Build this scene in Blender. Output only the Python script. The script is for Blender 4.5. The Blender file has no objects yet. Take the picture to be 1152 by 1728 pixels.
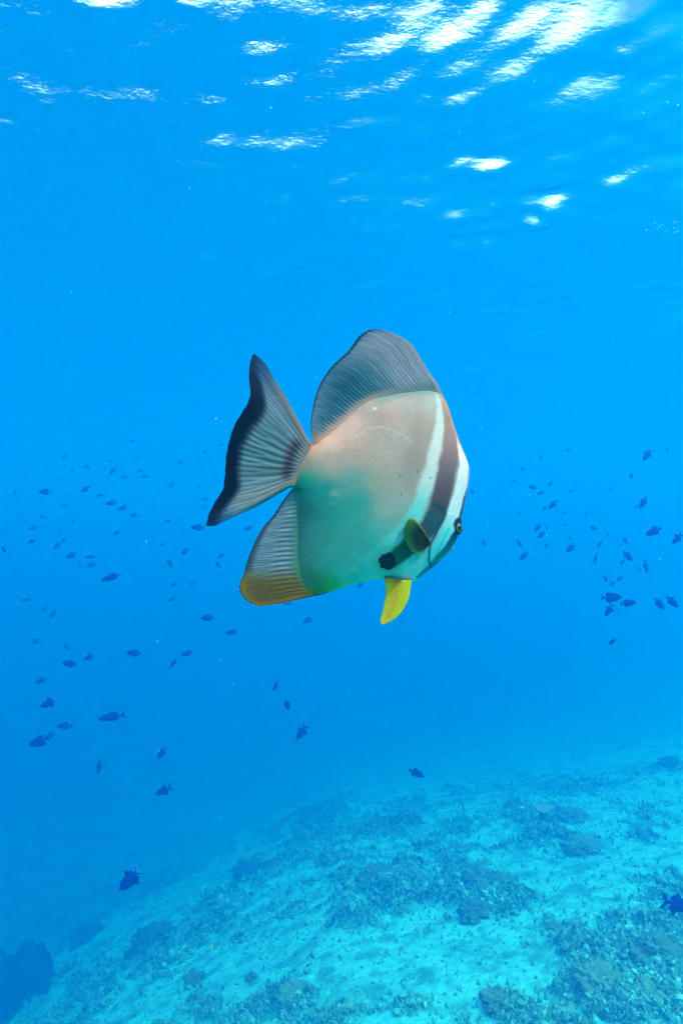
import bpy, math, random
import numpy as np
from mathutils import Vector, Matrix

sc = bpy.context.scene
col = sc.collection
random.seed(11)

# =====================================================================  CAMERA, SKY, SUN, EXPOSURE
cam_d = bpy.data.cameras.new("camera"); cam = bpy.data.objects.new("camera", cam_d)
col.objects.link(cam); sc.camera = cam
FPX = 1030.0                                   # focal length, in pixels of the 1152 x 1728 photograph
cam_d.sensor_fit = 'VERTICAL'; cam_d.sensor_height = 36.0; cam_d.lens = 36.0 * FPX / 1728.0
cam_d.clip_start = 0.02; cam_d.clip_end = 600
cam.location = (0, 0, 0); cam.rotation_euler = (math.radians(90), 0, 0)      # a level camera 4 m under the surface

SUN_ELEV = math.radians(52); SUN_AZ = math.radians(128)                      # clockwise from the view direction (+Y)
SUN_DIR = Vector((math.cos(SUN_ELEV) * math.sin(SUN_AZ), math.cos(SUN_ELEV) * math.cos(SUN_AZ), math.sin(SUN_ELEV)))
w = bpy.data.worlds.new("World"); sc.world = w; w.use_nodes = True
nt = w.node_tree; nt.nodes.clear()
sky = nt.nodes.new('ShaderNodeTexSky'); sky.sky_type = 'NISHITA'; sky.sun_disc = False
sky.sun_elevation = SUN_ELEV; sky.sun_rotation = SUN_AZ
sky.air_density = 1.0; sky.dust_density = 3.0; sky.ozone_density = 1.0
# a bright sky; thick cloud round the horizon is added to whiten surface glints
tc = nt.nodes.new('ShaderNodeTexCoord'); mp = nt.nodes.new('ShaderNodeMapping'); mp.inputs['Scale'].default_value = (1, 1, 2.2)
nz = nt.nodes.new('ShaderNodeTexNoise'); nz.inputs['Scale'].default_value = 2.4; nz.inputs['Detail'].default_value = 6
cr = nt.nodes.new('ShaderNodeValToRGB'); cr.color_ramp.elements[0].position = .33; cr.color_ramp.elements[1].position = .50
sep = nt.nodes.new('ShaderNodeSeparateXYZ')
hr = nt.nodes.new('ShaderNodeMapRange'); hr.inputs[1].default_value = -.02; hr.inputs[2].default_value = .03
mu = nt.nodes.new('ShaderNodeMath'); mu.operation = 'MULTIPLY'
mixc = nt.nodes.new('ShaderNodeMixRGB'); mixc.inputs[2].default_value = (30, 28, 26, 1)
bg = nt.nodes.new('ShaderNodeBackground'); bg.inputs[1].default_value = 0.15
wo = nt.nodes.new('ShaderNodeOutputWorld')
L = nt.links.new
L(tc.outputs['Generated'], mp.inputs[0]); L(mp.outputs[0], nz.inputs['Vector']); L(nz.outputs[0], cr.inputs[0])
L(tc.outputs['Generated'], sep.inputs[0]); L(sep.outputs[2], hr.inputs[0]); L(hr.outputs[0], mu.inputs[0]); L(cr.outputs[0], mu.inputs[1])
L(mu.outputs[0], mixc.inputs[0]); L(sky.outputs[0], mixc.inputs[1]); L(mixc.outputs[0], bg.inputs[0]); L(bg.outputs[0], wo.inputs[0])

sun_d = bpy.data.lights.new("sun", 'SUN'); sun_d.energy = 5.0; sun_d.angle = math.radians(0.5); sun_d.color = (1.0, .92, .82)
sun = bpy.data.objects.new("sun", sun_d); col.objects.link(sun)
sun.rotation_euler = SUN_DIR.to_track_quat('Z', 'Y').to_euler()
sc.view_settings.view_transform = 'Standard'; sc.view_settings.look = 'None'
sc.view_settings.gamma = 1.0; sc.view_settings.use_curve_mapping = False
sc.view_settings.exposure = 0.55
sc.render.engine = 'CYCLES'
cy = sc.cycles
cy.max_bounces = 8; cy.volume_bounces = 4; cy.transparent_max_bounces = 12; cy.diffuse_bounces = 2; cy.glossy_bounces = 3
cy.use_denoising = True; cy.sample_clamp_indirect = 6

# =====================================================================  HELPERS
def nodes(name):
    m = bpy.data.materials.new(name); m.use_nodes = True; m.node_tree.nodes.clear()
    return m, m.node_tree.nodes, m.node_tree.links.new

def tag(o, label=None, cat=None, group=None, kind=None):
    if label: o['label'] = label
    if cat: o['category'] = cat
    if group: o['group'] = group
    if kind: o['kind'] = kind
    return o

def mesh(name, v, f, smooth=True, colors=None):
    v = np.asarray(v, dtype=np.float32); me = bpy.data.meshes.new(name)
    if isinstance(f, np.ndarray):
        nf, k = f.shape
        me.vertices.add(len(v)); me.vertices.foreach_set('co', v.ravel())
        me.loops.add(nf * k); me.loops.foreach_set('vertex_index', f.astype(np.int32).ravel())
        me.polygons.add(nf); me.polygons.foreach_set('loop_start', np.arange(0, nf * k, k, dtype=np.int32))
        me.polygons.foreach_set('use_smooth', np.full(nf, smooth))
        me.update(calc_edges=True)
    else:
        me.from_pydata(v.tolist(), [], f)
        me.polygons.foreach_set('use_smooth', [smooth] * len(me.polygons))
    if colors is not None:
        a = me.color_attributes.new('tint', 'FLOAT_COLOR', 'POINT')
        c = np.ones((len(v), 4), np.float32); c[:, :3] = colors; a.data.foreach_set('color', c.ravel())
    return me

def obj(name, me, mat=None, parent=None, loc=(0, 0, 0)):
    o = bpy.data.objects.new(name, me); col.objects.link(o)
    if mat and me is not None: me.materials.append(mat)
    o.parent = parent; o.location = loc
    return o

def quads(nu, nv, off=0, flip=False, wrap=False):
    i = np.arange(nu * nv).reshape(nv, nu)
    if wrap: i = np.concatenate([i, i[:, :1]], 1)
    q = np.stack([i[:-1, :-1], i[:-1, 1:], i[1:, 1:], i[1:, :-1]], -1).reshape(-1, 4) + off
    return q[:, ::-1] if flip else q

def graded(a, b, c, s0, g):
    out = [c]; x = c
    while x < b: x += s0 + abs(x - c) * g; out.append(min(x, b))
    x = c
    while x > a: x -= s0 + abs(x - c) * g; out.append(max(x, a))
    return np.array(sorted(set(out)))

def _lat(ix, iy, seed):
    h = (ix.astype(np.int64) * 374761393 + iy.astype(np.int64) * 668265263 + seed * 974711) & 0xffffffff
    h = ((h ^ (h >> 13)) * 1274126177) & 0xffffffff
    return ((h ^ (h >> 16)) & 0xffff) / 65535.0

def vnoise(x, y, seed=0):
    ix, iy = np.floor(x), np.floor(y); fx, fy = x - ix, y - iy
    fx = fx * fx * (3 - 2 * fx); fy = fy * fy * (3 - 2 * fy)
    a, b = _lat(ix, iy, seed), _lat(ix + 1, iy, seed); c, d = _lat(ix, iy + 1, seed), _lat(ix + 1, iy + 1, seed)
    return (a * (1 - fx) + b * fx) * (1 - fy) + (c * (1 - fx) + d * fx) * fy

def fbm(x, y, octv=4, seed=0, gain=.5):
    s = 0; a = 1; t = 0
    for k in range(octv):
        s = s + a * vnoise(x * 2 ** k + 13.7 * k, y * 2 ** k - 7.3 * k, seed + k); t += a; a *= gain
    return s / t

def sstep(a, b, x):
    t = np.clip((x - a) / (b - a), 0, 1); return t * t * (3 - 2 * t)

def lin(c):
    c = np.asarray(c, float) / 255.0
    return np.where(c <= .04045, c / 12.92, ((c + .055) / 1.055) ** 2.4)

def crom(P, n, closed=False):
    """Catmull-Rom through the points, resampled to n points of equal spacing."""
    P = np.asarray(P, float)
    Q = np.vstack([P[-1], P, P[0], P[1]]) if closed else np.vstack([2 * P[0] - P[1], P, 2 * P[-1] - P[-2]])
    out = []
    for i in range(1, len(Q) - 2):
        t = np.linspace(0, 1, 12, endpoint=False)[:, None]
        a, b, c, d = Q[i - 1], Q[i], Q[i + 1], Q[i + 2]
        out.append(.5 * (2 * b + (c - a) * t + (2 * a - 5 * b + 4 * c - d) * t * t + (3 * b - a - 3 * c + d) * t ** 3))
    out = np.vstack(out + [Q[-2][None]])
    s = np.r_[0, np.cumsum(np.hypot(*np.diff(out, axis=0).T))]
    u = np.linspace(0, s[-1], n)
    return np.stack([np.interp(u, s, out[:, k]) for k in range(out.shape[1])], -1)

def pdist(x, y, P):
    """distance to a polyline and the fraction along it"""
    P = np.asarray(P, float); best = np.full(np.shape(x), 1e9); fr = np.zeros(np.shape(x))
    seg = np.hypot(*np.diff(P, axis=0).T); cum = np.r_[0, np.cumsum(seg)]
    for i in range(len(P) - 1):
        d = P[i + 1] - P[i]; t = np.clip(((x - P[i, 0]) * d[0] + (y - P[i, 1]) * d[1]) / (d @ d), 0, 1)
        dd = np.hypot(x - P[i, 0] - t * d[0], y - P[i, 1] - t * d[1]); m = dd < best
        best = np.where(m, dd, best); fr = np.where(m, (cum[i] + t * seg[i]) / cum[-1], fr)
    return best, fr

# =====================================================================  WATER BODY AND WATER SURFACE
SURF = 4.0                                      # height of the sea surface above the camera
v = np.array([[x, y, z] for z in (-46, SURF + .75) for y in (-31, 101) for x in (-81, 81)], float)
f = [(0, 2, 3, 1), (4, 5, 7, 6), (0, 1, 5, 4), (2, 6, 7, 3), (0, 4, 6, 2), (1, 3, 7, 5)]
m, n, L = nodes('clear_blue_sea_water')
o = n.new('ShaderNodeOutputMaterial'); pv = n.new('ShaderNodeVolumePrincipled')
pv.inputs['Color'].default_value = (.0, .22, .585, 1); pv.inputs['Absorption Color'].default_value = (0, .25, .25, 1)
pv.inputs['Density'].default_value = .108; pv.inputs['Anisotropy'].default_value = .42
va = n.new('ShaderNodeVolumeAbsorption'); va.inputs[0].default_value = (0, 1, 1, 1); va.inputs[1].default_value = .03
ad = n.new('ShaderNodeAddShader'); L(pv.outputs[0], ad.inputs[0]); L(va.outputs[0], ad.inputs[1]); L(ad.outputs[0], o.inputs['Volume'])
tag(obj('haze', mesh('haze', v, f, False), m), kind='stuff')

WV = []
r = np.random.default_rng(6)
for LL, amp, cnt in ((8, .05, 5), (3.4, .026, 7), (1.7, .0175, 10), (.85, .0145, 14), (.42, .0078, 16)):
    for k in range(cnt):
        a = r.normal(math.radians(78), .7); l1 = LL * r.uniform(.75, 1.3)
        WV.append((2 * math.pi / l1 * math.cos(a), 2 * math.pi / l1 * math.sin(a), amp * r.uniform(.5, 1.2) / cnt ** .5 * 1.3, r.uniform(0, 6.28), LL))
def wave(X, Y):
    Z = np.zeros_like(X) + SURF
    xx = X + .35 * np.sin(Y * .9 + X * .3); yy = Y + .4 * np.sin(X * .7)
    gust = .62 + 3.0 * np.clip(fbm(X * .8, Y * .6, 3, 5) - .42, 0, 1)             # calm and ruffled patches
    for kx, ky, a, p, l0 in WV: Z += a * np.sin(kx * xx + ky * yy + p) * (gust if l0 < 2 else 1)
    return Z
xs = graded(-80, 80, 1.0, .042, .0065); ys = graded(-30, 100, 5.5, .042, .0065)
X, Y = np.meshgrid(xs, ys)
me = mesh('water_surface', np.stack([X, Y, wave(X, Y)], -1).reshape(-1, 3), quads(len(xs), len(ys)))
m, n, L = nodes('rippled_sea_surface')
o = n.new('ShaderNodeOutputMaterial'); fr = n.new('ShaderNodeFresnel'); fr.inputs[0].default_value = 1.375
tr = n.new('ShaderNodeBsdfTransparent'); gl = n.new('ShaderNodeBsdfGlossy'); gl.inputs['Roughness'].default_value = .03
mx = n.new('ShaderNodeMixShader'); L(fr.outputs[0], mx.inputs[0]); L(tr.outputs[0], mx.inputs[1]); L(gl.outputs[0], mx.inputs[2]); L(mx.outputs[0], o.inputs[0])
tcn = n.new('ShaderNodeTexCoord'); mpn = n.new('ShaderNodeMapping'); mpn.inputs['Scale'].default_value = (.75, 1.2, 1); mpn.inputs['Rotation'].default_value = (0, 0, .3)
nz = n.new('ShaderNodeTexNoise'); nz.inputs['Scale'].default_value = 10; nz.inputs['Detail'].default_value = 5; nz.inputs['Roughness'].default_value = .6
bu = n.new('ShaderNodeBump'); bu.inputs['Distance'].default_value = .0075; bu.inputs['Strength'].default_value = 1
L(tcn.outputs['Object'], mpn.inputs[0]); L(mpn.outputs[0], nz.inputs['Vector']); L(nz.outputs[0], bu.inputs['Height'])
L(bu.outputs[0], fr.inputs['Normal']); L(bu.outputs[0], gl.inputs['Normal'])
tag(obj('water_surface', me, m), kind='structure')

# =====================================================================  SEABED
def base_z(X, Y):
    z = -4.85 + np.where(X < 0, .41, .17) * X - .238 * Y - .0035 * np.clip(Y - 9, 0, 20) ** 2 - .010 * np.clip(-2 - X, 0, 12) ** 2
    z = np.where(z < -14, -14 - (1 - np.exp(np.minimum(z + 14, 0) / 5)) * 6, z)
    return np.where(z > -2.6, -2.6 + (1 - np.exp(-np.maximum(z + 2.6, 0) / 2)) * 1, z)
def at_px(px, py, extra=0.0):
    """the point of the seabed seen at pixel (px, py) of the photograph"""
    d = np.array([(px - 576) / FPX, 1.0, (864 - py) / FPX]); lo, hi = .5, 80.0
    for _ in range(60):
        t = (lo + hi) / 2; p = d * t
        if p[2] > base_z(np.array(p[0]), np.array(p[1])): lo = t
        else: hi = t
    return d * lo
# where reef growth (1) and bare sand (0) lie: (px, py, radius x px, radius y px, weight)
PATCH = [(1090, 1660, 130, 110, 1.3), (960, 1600, 100, 60, .8), (1000, 1690, 150, 60, 1.0), (1120, 1530, 70, 60, .6), (850, 1510, 65, 50, .9), (790, 1540, 50, 60, .7),
         (660, 1510, 90, 60, .9), (700, 1380, 90, 50, .7), (600, 1680, 90, 60, .8), (500, 1700, 70, 60, 1.0), (330, 1700, 130, 45, .9),
         (250, 1620, 60, 50, .8), (330, 1590, 60, 45, .6), (960, 1420, 110, 32, .9), (1120, 1300, 45, 22, .9), (1110, 1390, 60, 20, .6), (900, 1380, 70, 25, .6), (1000, 1340, 60, 18, .5),
         (430, 1480, 110, 60, .7), (100, 1560, 80, 60, .8), (250, 1500, 90, 40, .5), (520, 1400, 60, 30, .5), (840, 1690, 45, 45, .9), (700, 1640, 40, 30, .5), (990, 1480, 60, 20, .7), (160, 1680, 60, 30, .5),
         (760, 1440, 60, 20, .5), (610, 1590, 30, 15, .4),
         (640, 1610, 110, 45, -1.5), (760, 1600, 80, 55, -1.4), (1060, 1440, 130, 24, -1.9), (450, 1630, 80, 30, -1.1), (350, 1655, 80, 30, -.9), (200, 1650, 50, 25, -.6), (880, 1480, 60, 18, -.7),
         (870, 1630, 55, 35, -1.3), (1000, 1500, 90, 18, -1.1), (980, 1370, 100, 16, -1.1), (740, 1660, 50, 30, -.6), (220, 1570, 60, 25, -.5), (840, 1350, 100, 15, -.4), (560, 1560, 70, 40, -.4)]
PW = []
for px, py, rx, ry, wt in PATCH:
    c = at_px(px, py); ex = at_px(px + rx, py) - c; ey = at_px(px, py + ry) - c
    PW.append((c[0], c[1], abs(ex[0]) * .9 + .05, abs(ey[1]) * .9 + .05, wt))
def reef(X, Y):
    s = np.zeros_like(X)
    wx = X + .9 * (fbm(X * .8, Y * .8, 3, 21) - .5) * 2; wy = Y + 1.2 * (fbm(X * .8, Y * .8, 3, 31) - .5) * 2
    for cx, cyy, rx, ry, wt in PW: s += wt * np.exp(-((wx - cx) / rx) ** 2 - ((wy - cyy) / ry) ** 2)
    s += (fbm(X * .45, Y * .45, 5, 2, .6) - .5) * 1.9 + (fbm(X * 2.0, Y * 2.0, 5, 3, .7) - .5) * 2.6 + (fbm(X * 6, Y * 6, 3, 8, .7) - .5) * 1.4
    return sstep(.08, 1.6, s)
def seabed_z(X, Y):
    R = reef(X, Y)
    z = base_z(X, Y) + .5 * (fbm(X * .25, Y * .25, 3, 9) - .5)
    z += R * (.12 + .55 * (fbm(X * 1.1, Y * 1.1, 5, 12, .6) - .35)) + (1 - R) * .05 * fbm(X * 2.5, Y * 2.5, 4, 14)
    return z + R * .10 * (fbm(X * 7, Y * 7, 3, 17) - .5)
xs = graded(-80, 80, 2.0, .055, .010); ys = graded(-30, 100, 9.0, .055, .010)
X, Y = np.meshgrid(xs, ys); R = reef(X, Y)
SAND, TURF, DARK = np.array([.22, .86, .78]), np.array([.13, .40, .36]), np.array([.08, .23, .21])
k1 = fbm(X * 4, Y * 4, 4, 40)[..., None]; k2 = fbm(X * 11, Y * 11, 3, 41)[..., None]
cl = SAND * (1 - .45 * sstep(.42, .75, k1) - .25 * k2) * (1 - R[..., None]) + (TURF * (1 - sstep(.4, .6, k1)) + DARK * sstep(.4, .6, k1)) * (.7 + .6 * k2) * R[..., None]
me = mesh('seabed', np.stack([X, Y, seabed_z(X, Y)], -1).reshape(-1, 3), quads(len(xs), len(ys)), colors=cl.reshape(-1, 3))
def reef_mat(name, scale, amt, bump):
    m, n, L = nodes(name)
    o = n.new('ShaderNodeOutputMaterial'); d = n.new('ShaderNodeBsdfPrincipled'); d.inputs['Roughness'].default_value = .9
    d.inputs['Specular IOR Level'].default_value = .1
    at = n.new('ShaderNodeAttribute'); at.attribute_name = 'tint'; t = n.new('ShaderNodeTexCoord')
    z = n.new('ShaderNodeTexNoise'); z.inputs['Scale'].default_value = scale; z.inputs['Detail'].default_value = 6; z.inputs['Roughness'].default_value = .7
    mr = n.new('ShaderNodeMapRange'); mr.inputs[1].default_value = .3; mr.inputs[2].default_value = .7; mr.inputs[3].default_value = 1 - amt; mr.inputs[4].default_value = 1 + amt
    mm = n.new('ShaderNodeVectorMath'); mm.operation = 'SCALE'
    bu = n.new('ShaderNodeBump'); bu.inputs['Distance'].default_value = bump
    L(t.outputs['Object'], z.inputs['Vector']); L(z.outputs[0], mr.inputs[0]); L(at.outputs['Color'], mm.inputs[0]); L(mr.outputs[0], mm.inputs['Scale'])
    L(mm.outputs[0], d.inputs['Base Color']); L(z.outputs[0], bu.inputs['Height']); L(bu.outputs[0], d.inputs['Normal']); L(d.outputs[0], o.inputs[0])
    return m
M_BED = reef_mat('coral_sand_and_rubble', 9, .35, .05)
tag(obj('seabed', me, M_BED), kind='structure')

# loose rubble, coral fingers and knobs growing over the reef: uncountable
def rubble(N, seed, lo, hi, tall):
    r = np.random.default_rng(seed)
    dist = 4.5 + 19 * r.random(N * 6) ** 1.25; ang = np.radians(r.uniform(-36, 36, N * 6))
    x = dist * np.sin(ang); y = dist * np.cos(ang)
    keep = r.random(N * 6) < np.clip(reef(x, y) ** 1.1 * 1.2 + .015, 0, 1); x, y = x[keep][:N], y[keep][:N]; dist = np.hypot(x, y); n_ = len(x)
    z = seabed_z(x, y)
    s = r.uniform(lo, hi, n_) * (1 + dist * .03); h = s * r.uniform(*tall, n_); k = 5
    th = np.arange(k) * 2 * math.pi / k
    tx, ty = r.normal(0, .45, n_), r.normal(0, .45, n_)
    V = np.zeros((n_, 2 * k + 1, 3)); ph = r.uniform(0, 6.28, n_)[:, None]
    j1 = r.uniform(.6, 1.3, (n_, k)); j2 = r.uniform(.5, 1.15, (n_, k))
    V[:, :k, 0] = np.cos(th + ph) * s[:, None] * j1 * .5; V[:, :k, 1] = np.sin(th + ph) * s[:, None] * j1 * .5; V[:, :k, 2] = -.25 * h[:, None]
    V[:, k:2 * k, 0] = np.cos(th + ph) * s[:, None] * j2 * .42 + (tx * h * .7)[:, None]; V[:, k:2 * k, 1] = np.sin(th + ph) * s[:, None] * j2 * .42 + (ty * h * .7)[:, None]
    V[:, k:2 * k, 2] = h[:, None] * r.uniform(.55, .85, (n_, k)); V[:, 2 * k] = np.stack([tx * h, ty * h, h], -1)
    V += np.stack([x, y, z], -1)[:, None]
    i = np.arange(k); j = (i + 1) % k
    F = np.concatenate([np.stack([i, j, j + k], -1), np.stack([i, j + k, i + k], -1), np.stack([i + k, j + k, np.full(k, 2 * k)], -1)])
    F = (F[None] + (np.arange(n_) * (2 * k + 1))[:, None, None]).reshape(-1, 3)
    pal = np.array([[.22, .27, .19], [.34, .40, .29], [.12, .15, .11], [.45, .54, .42], [.26, .34, .20], [.27, .28, .22]])
    c = 1.2 * pal[r.integers(0, len(pal), n_)] * (r.uniform(.7, 1.1, n_) * (.5 + fbm(x * 1.5, y * 1.5, 4, 50)))[:, None]
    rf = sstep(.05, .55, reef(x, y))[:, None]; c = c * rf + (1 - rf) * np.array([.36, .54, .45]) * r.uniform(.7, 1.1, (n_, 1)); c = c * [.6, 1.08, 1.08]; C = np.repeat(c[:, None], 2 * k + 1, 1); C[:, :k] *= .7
    return V.reshape(-1, 3), F, C.reshape(-1, 3)
M_CORAL = reef_mat('living_coral', 30, .3, .01)
V1, F1, C1 = rubble(90000, 5, .014, .045, (.5, 1.8))
V2, F2, C2 = rubble(2600, 6, .05, .13, (.3, .8))
F1 = np.vstack([F1, F2 + len(V1)]); V1 = np.vstack([V1, V2]); C1 = np.vstack([C1, C2])
tag(obj('coral_rubble', mesh('coral_rubble', V1, F1, False, C1), M_CORAL), kind='stuff')

# coral heads and the dark outcrop: each one a thing
def lump(rad, hgt, seed, knob, tint, nu=110, nv=50):
    u = np.linspace(0, 2 * math.pi, nu, endpoint=False); vv = np.linspace(0, 1, nv)
    U, Vv = np.meshgrid(u, vv); ph = Vv * math.pi * .62
    rr = np.sin(ph); zz = np.cos(ph)
    cx, cyy = np.cos(U) * rr, np.sin(U) * rr
    fine = fbm(cx * 13 + seed, cyy * 13 + zz * 9, 3, seed + 6) - .5
    nn = fbm(cx * 2.1 + seed + zz, cyy * 2.1 - seed + zz, 4, seed) - .5; kn = fbm(cx * knob + seed, cyy * knob + zz * 3, 2, seed + 3) - .5
    s = 1 + .8 * nn + .34 * kn + .22 * fine
    P = np.stack([cx * rad * s, cyy * rad * s, zz * hgt * s], -1)
    c = np.asarray(tint) * (.55 + .9 * fbm(cx * 6, cyy * 6 + zz * 5, 4, seed + 9))[..., None]
    return mesh('coral_mound', P.reshape(-1, 3), quads(nu, nv, wrap=True, flip=True), colors=c.reshape(-1, 3))
HEADS = [(830, 1505, 62, 'broad knobbly dark coral head in the middle of the pale sand', (.10, .11, .08), .55),
         (800, 1548, 34, 'small dark coral knob with a cast shadow just below the broad knobbly head', (.08, .09, .07), .7),
         (965, 1392, 40, 'rounded coral head beside the flat pale table coral', (.12, .12, .09), .6),
         (1133, 1302, 26, 'dark round coral head highest up the slope at the right edge', (.07, .08, .07), .8),
         (985, 1435, 44, 'low bushy coral head on the sandy slope right of the table coral', (.16, .15, .10), .5),
         (845, 1700, 42, 'shaggy brown coral clump at the bottom between two sand patches', (.12, .11, .07), .6),
         (935, 1570, 22, 'small lone coral lump on bright sand near the right side', (.15, .15, .11), .7),
         (1010, 1690, 58, 'large olive coral head at the bottom right corner among rubble', (.13, .13, .08), .6),
         (1110, 1640, 52, 'dark jagged coral head under the triggerfish at the right edge', (.10, .11, .07), .7),
         (1090, 1712, 46, 'greenish coral head lowest in the bottom right corner', (.14, .15, .08), .6),
         (690, 1395, 46, 'faint blue coral mound farther up the slope behind the sand', (.07, .08, .07), .5),
         (640, 1500, 60, 'wide shaded coral mound left of the broad knobbly head', (.09, .10, .08), .45),
         (258, 1610, 50, 'shaded coral mound on the left slope with small fish around it', (.06, .07, .06), .6),
         (330, 1668, 26, 'small coral knob standing on the pale sand lower left', (.10, .10, .07), .8),
         (425, 1662, 14, 'tiny coral knob alone on the bright sand tongue', (.10, .10, .07), .9),
         (505, 1690, 44, 'textured coral head at the lower edge of the bright sand tongue', (.14, .14, .09), .5),
         (430, 1480, 50, 'hazy blue coral mound far down the left slope', (.06, .07, .06), .5),
         (150, 1590, 40, 'hazy coral mound touching the big dark outcrop on its right', (.05, .06, .06), .7)]
for i, (px, py, rp, lab, tint, hg) in enumerate(HEADS):
    p = at_px(px, py); rad = rp * p[1] / FPX; z = float(seabed_z(np.array([p[0]]), np.array([p[1]]))[0])
    o = obj('coral_mound', lump(rad * .75, rad * hg * .8, i * 7 + 3, 9, np.array(tint) * [1.5, 2.0, 1.9]), M_CORAL, None, (p[0], p[1], z - .1 * rad))
    tag(o, lab, 'coral', 'coral heads on the reef slope')
p = at_px(45, 1690); p *= .98
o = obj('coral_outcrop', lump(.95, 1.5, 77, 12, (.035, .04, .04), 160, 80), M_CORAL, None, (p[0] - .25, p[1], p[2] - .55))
tag(o, 'big dark coral outcrop rising out of the haze at the lower left edge', 'coral outcrop')
# table coral: a flat ragged plate on a stalk
p = at_px(916, 1408); z = float(seabed_z(np.array([p[0]]), np.array([p[1]]))[0])
root = tag(obj('table_coral', None, None, None, (p[0], p[1], z)), 'flat pale table coral plate standing on a short stalk on the slope', 'coral')
th = np.linspace(0, 2 * math.pi, 48, endpoint=False); rr = np.linspace(0, 1, 9)
T, Q = np.meshgrid(th, rr); edge = .24 * (1 + .16 * np.sin(3 * T + 1) + .07 * np.sin(7 * T) + .05 * np.sin(17 * T))
top = np.stack([np.cos(T) * Q * edge, np.sin(T) * Q * edge, .34 + .05 * Q ** 2 + .012 * np.sin(14 * T) * Q - .0 * T], -1).reshape(-1, 3)
bot = top * [1, 1, 1] - np.stack([np.zeros(T.size), np.zeros(T.size), (.05 * (1 - Q ** 2) + .02).ravel()], -1)
F = np.vstack([quads(48, 9, wrap=True), quads(48, 9, off=len(top), wrap=True, flip=True)])
i = np.arange(48) + 48 * 8; j = np.roll(i, -1); F = np.vstack([F, np.stack([i, i + len(top), j + len(top), j], -1)])
obj('plate', mesh('plate', np.vstack([top, bot]), F, colors=np.tile([.30, .32, .25], (len(top) * 2, 1))), M_CORAL, root)
zz = np.linspace(-.15, .33, 6); rs = np.array([.12, .09, .07, .07, .09, .14])
S = np.stack([np.cos(th)[None] * rs[:, None], np.sin(th)[None] * rs[:, None], np.repeat(zz[:, None], 48, 1)], -1).reshape(-1, 3)
obj('stalk', mesh('stalk', S, quads(48, 6, wrap=True), colors=np.tile([.25, .24, .18], (len(S), 1))), M_CORAL, root)

# =====================================================================  THE SPADEFISH
D0 = 0.5                                       # distance of its mid-plane from the camera; 1 px of the photograph = D0/1030 m
CX, CZ = 640.0, 840.0
K = D0 / FPX
ILL = np.array([.82, 1.45, 1.5])                # light reaching the fish: picture colour = painted colour * ILL
def fishcol(c): return np.clip(lin(c) ** 1.12 / ILL, 0, .9)
def loc3(px, py, y): return np.stack([(px - CX) * K, y * D0, (CZ - py) * K], -1)
spade = tag(obj('spadefish', None, None, None, ((CX - 576) * K, D0, (864 - CZ) * K)),
            'large round silvery spadefish with yellow belly fins and a black tail edge', 'fish')

def skin_mat(name, rough, transl, bump, spec=.4):
    m, n, L = nodes(name)
    o = n.new('ShaderNodeOutputMaterial'); d = n.new('ShaderNodeBsdfPrincipled'); d.inputs['Roughness'].default_value = rough
    d.inputs['Specular IOR Level'].default_value = spec
    at = n.new('ShaderNodeAttribute'); at.attribute_name = 'tint'; t = n.new('ShaderNodeTexCoord')
    mp = n.new('ShaderNodeMapping'); mp.inputs['Scale'].default_value = (1, .4, 1); mp.inputs['Rotation'].default_value = (0, .6, 0)
    vo = n.new('ShaderNodeTexVoronoi'); vo.inputs['Scale'].default_value = 1000
    z = n.new('ShaderNodeTexNoise'); z.inputs['Scale'].default_value = 260; z.inputs['Detail'].default_value = 6; z.inputs['Roughness'].default_value = .7
    ad = n.new('ShaderNodeMath'); ad.operation = 'ADD'
    mr = n.new('ShaderNodeMapRange'); mr.inputs[1].default_value = .55; mr.inputs[2].default_value = 1.5; mr.inputs[3].default_value = 1.12; mr.inputs[4].default_value = .86
    mm = n.new('ShaderNodeVectorMath'); mm.operation = 'SCALE'
    bu = n.new('ShaderNodeBump'); bu.inputs['Distance'].default_value = bump; bu.invert = True
    L(t.outputs['Object'], mp.inputs[0]); L(mp.outputs[0], vo.inputs['Vector']); L(t.outputs['Object'], z.inputs['Vector'])
    L(vo.outputs['Distance'], ad.inputs[0]); L(z.outputs[0], ad.inputs[1]); L(ad.outputs[0], mr.inputs[0])
    L(at.outputs['Color'], mm.inputs[0]); L(mr.outputs[0], mm.inputs['Scale']); L(mm.outputs[0], d.inputs['Base Color'])
    L(ad.outputs[0], bu.inputs['Height']); L(bu.outputs[0], d.inputs['Normal'])
    if transl:
        tl = n.new('ShaderNodeBsdfTranslucent'); L(mm.outputs[0], tl.inputs[0]); mx = n.new('ShaderNodeMixShader'); mx.inputs[0].default_value = transl
        L(d.outputs[0], mx.inputs[1]); L(tl.outputs[0], mx.inputs[2])
        cl_ = n.new('ShaderNodeBsdfTransparent'); m2 = n.new('ShaderNodeMixShader'); m2.inputs[0].default_value = .05     # a little sees through each side
        L(mx.outputs[0], m2.inputs[1]); L(cl_.outputs[0], m2.inputs[2]); L(m2.outputs[0], o.inputs[0])
    else: L(d.outputs[0], o.inputs[0])
    return m
M_SKIN = skin_mat('silvery_fish_skin', .45, 0, .00012, .25)
M_FIN = skin_mat('fin_membrane', .6, .15, .0002, .12)

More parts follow.
